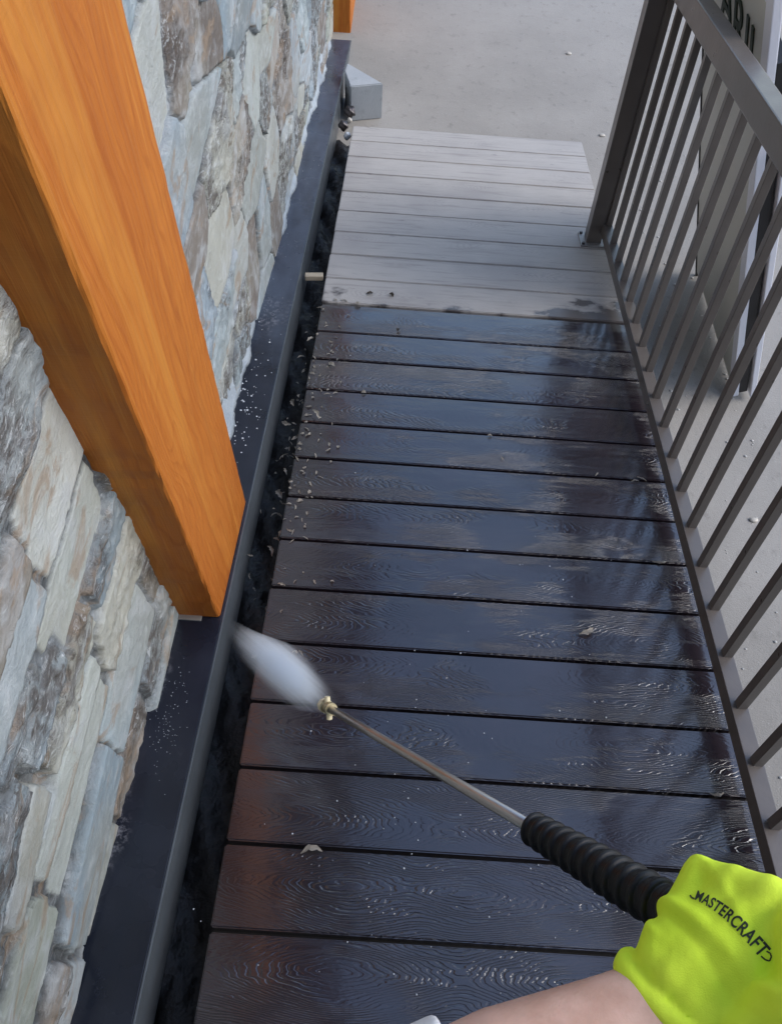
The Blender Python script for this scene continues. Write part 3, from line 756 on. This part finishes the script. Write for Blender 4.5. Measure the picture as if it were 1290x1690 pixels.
SC = [ # px, py, height on the ramp, length, width, turn, dark, label
 (1047, 793, .003, .022, .007, .1, 0, 'pale leaf shred on a wet board edge near the railing, left of a straw tuft'),
 (1058, 791, .003, .028, .004, -.5, 0, 'straw-like shred beside the railing, third board below the dry ones'),
 (985, 783, .003, .016, .003, 1.0, 0, 'tiny pale splinter on a wet board, left of the leaf shreds near the railing'),
 (1088, 930, .001, .036, .006, .05, 0, 'long white sliver lying in a board gap beside the railing'),
 (1183, 1313, -.001, .030, .005, .1, 0, 'white scrap stuck in the board gap right of the black grip'),
 (514, 1401, .002, .040, .011, .15, 0, 'pale leaf scrap in the board gap above the arched wood grain'),
 (466, 880, -.02, .030, .010, 1.0, 0, 'upright pale leaf at the board ends beside the post foot'),
 (449, 908, -.05, .036, .008, -1.1, 0, 'curved white sliver in the channel just past the post foot'),
 (470, 778, -.03, .026, .010, -1.3, 0, 'bright leaf fragment in the channel level with the post foot corner'),
 (468, 754, -.03, .034, .007, .9, 0, 'slim grey leaf lying across the channel above the bright fragment'),
 (490, 722, -.02, .036, .008, .8, 0, 'long pale leaf leaning out of the channel onto the boards'),
 (484, 664, -.04, .028, .012, -1.1, 0, 'broad pale leaf in the channel, halfway along the wet boards'),
 (502, 612, -.03, .026, .008, 1.1, 0, 'narrow pale leaf in the channel near the dry boards'),
 (546, 602, .002, .024, .014, -.6, 0, 'white leaf piece on the left end of a wet board'),
 (600, 648, .003, .014, .012, 0, 0, 'small white crumb in a board gap, left part of the wet boards'),
 (590, 502, .003, .024, .014, .2, 0, 'white scrap at the line between dry and wet boards'),
 (657, 545, .003, .020, .012, 1.1, 1, 'dark wet leaf bit on the first wet board'),
 (646, 487, .003, .024, .010, -.9, 1, 'dark leaf crumb on the last dry board, right of the other'),
 (610, 484, .003, .026, .016, .3, 1, 'dark leaf crumb on the last dry board, nearest the ledge'),
 (528, 508, -.02, .022, .007, .3, 0, 'pale shred at the ledge end of the first wet board'),
 (808, 719, .003, .014, .006, .2, 0, 'white speck in a gap, middle of the wet boards'),
 (968, 1043, .004, .040, .014, .5, 0, 'crumpled translucent leaf skeleton on a wet board above the grip'),
 (512, 560, .012, .026, .010, .9, 0, 'pale leaf tilted on the left board ends just below the dry boards'),
 (522, 683, .015, .040, .010, -1.0, 0, 'grey leaf sliver lifted by the jet over the left board ends'),
 (479, 795, -.02, .018, .008, 1.2, 0, 'small pale chip on the board end below the long leaning leaf'),
 (462, 815, -.05, .034, .012, -.9, 0, 'dull pale leaf deep in the channel beside the post foot corner'),
 (497, 590, -.05, .026, .010, .4, 0, 'grey leaf deep in the channel, uppermost of the wet stretch'),
 (472, 700, -.05, .030, .010, -.4, 0, 'dull leaf deep in the channel below the broad pale leaf'),
 (454, 850, -.06, .026, .010, .6, 0, 'faint leaf deep in the channel opposite the post foot'),
 (828, 757, .003, .016, .003, -1.2, 0, 'thin white thread on a wet board, middle of the ramp'),
]
for k, (px, py, z, L, wd, tn, dk, lab) in enumerate(SC):
    p = onz(px, py, z); base = W @ p
    bm = leaf_mesh(L, wd, L*.12); mb = MB()
    tf = Matrix.Translation(base) @ W @ Matrix.Rotation(tn, 4, 'Z') @ Matrix.Rotation(random.uniform(-.3, .3) if z > -.01 else random.uniform(-.8, .8), 4, 'X')
    mb.bm(bm, tf); o = mb.build('leaf_scrap', M_leafdark if dk else M_leaf, None, False, root=Matrix.Translation(base)); tag(o, lab, 'leaf scrap', 'leaf scraps washed over the boards')
# wood shim bridging the channel
mb = MB(); p = onz(520, 455, -.01); mb.box((p.x-.035, p.y-.014, -.022), (p.x+.028, p.y+.012, -.004), W @ Matrix.Translation(p) @ Matrix.Rotation(.12, 4, 'Z') @ Matrix.Translation(-p), .003)
tag(mb.build('wood_offcut', M_shim, root=Matrix.Translation(W @ p)), 'pale wood offcut bridging the channel beside the last dry boards', 'wood offcut')
# stones / rubbish at the far end of the channel
RB = [(573, 224, .016, M_drop, 'shiny grey pebble nearest the boards at the far end of the channel'), (567, 207, .022, M_bolt, 'dark stone behind the shiny pebble at the far end of the channel'), (577, 185, .026, M_bolt, 'dark clod against the pale concrete block'), (576, 199, .012, M_leaf, 'small white chip between the dark stones by the concrete block')]
for px, py, r, m_, lab in RB:
    p = W @ onz(px, py, -.03); bm = bmesh.new(); bmesh.ops.create_icosphere(bm, subdivisions=3, radius=r)
    for v_ in bm.verts: v_.co *= 1+.25*math.sin(v_.co.x*190+v_.co.y*140)*math.sin(v_.co.z*170+1)
    mb = MB(); mb.bm(bm, Matrix.Translation(p)); tag(mb.build('pebble', m_, None, True, root=Matrix.Translation(p)), lab, 'pebble', 'stones at the far end of the channel')
# specks on the far pavement
for px, py, r, lab in ((938, 88, .012, 'white crumb on the pavement beyond the ramp, farther one'), (993, 223, .012, 'white crumb on the pavement beside the last board'), (1243, 858, .013, 'white pebble on the pavement seen between balusters')):
    d = (fww + rtw*((px-645)/FPX) + dnw*((py-845)/FPX)); q_ = CW+d*((GZ+.004-CW.z)/d.z)
    mb = MB(); mb.ball(q_, r, (1.3, .8, .5)); tag(mb.build('white_crumb', M_leaf, None, True, root=Matrix.Translation(q_)), lab, 'crumb', 'white crumbs on the pavement')
# water drops: ledge beads and board splashes, uncountable
mb = MB()
def drop(x, y, z, r): mb.ball(rp(x, y, z), r, (1, 1, .35), R3, 1)
for _ in range(60): drop(random.gauss(-.405, .022), random.gauss(1.68, .13), .0305, random.choice([.0015, .002, .003, .004]))
for _ in range(40): drop(random.uniform(-.43, -.35), random.uniform(1.5, 3.2), .0305, random.uniform(.001, .002))
for _ in range(90): drop(random.gauss(-.40, .015), random.gauss(.70, .06), .0305, random.uniform(.0005, .0012))
for _ in range(40):
    x = random.uniform(-.24, .74); y = random.uniform(.2, 2.2); drop(x, y, .0006, random.choice([.0008, .001, .0013, .0022]))
for _ in range(60): drop(random.gauss(.1, .16), random.gauss(.55, .22), .0006, random.uniform(.0008, .002))
tag(mb.build('water_drops', M_drop, None, True), 'small white water drops scattered over the ledge and wet boards', None, None, 'stuff')
mb = MB()
for _ in range(150):
    y = min(2.25, max(.9, random.gauss(1.62, .32))); x = random.gauss(-.235, .045)
    if x < -.33: continue
    z = .002 if x > -.25 else random.uniform(-.12, -.03)
    bmx = leaf_mesh(random.uniform(.005, .020), random.uniform(.002, .007), .001)
    mb.bm(bmx, Matrix.Translation(rp(x, y, z)) @ W @ Matrix.Rotation(random.uniform(0, 6.3), 4, 'Z') @ Matrix.Rotation(random.uniform(-.6, .6), 4, 'X'))
tag(mb.build('leaf_crumbs', M_leaf), 'tiny pale leaf crumbs littering the channel and left board ends', None, None, 'stuff')
mb = MB()
for _ in range(450):
    x = random.uniform(.9, 2.2); y = random.uniform(-.2, 4.); r = random.choice([.002, .003, .004, .006]); mb.ball((x, y, GZ+r*.2), r, (1.2, .9, .5), None, 1)
tag(mb.build('grit', simple('grey_grit', (.42, .41, .39), .8), None, True), 'loose grey grit on the pavement outside the railing', None, None, 'stuff')
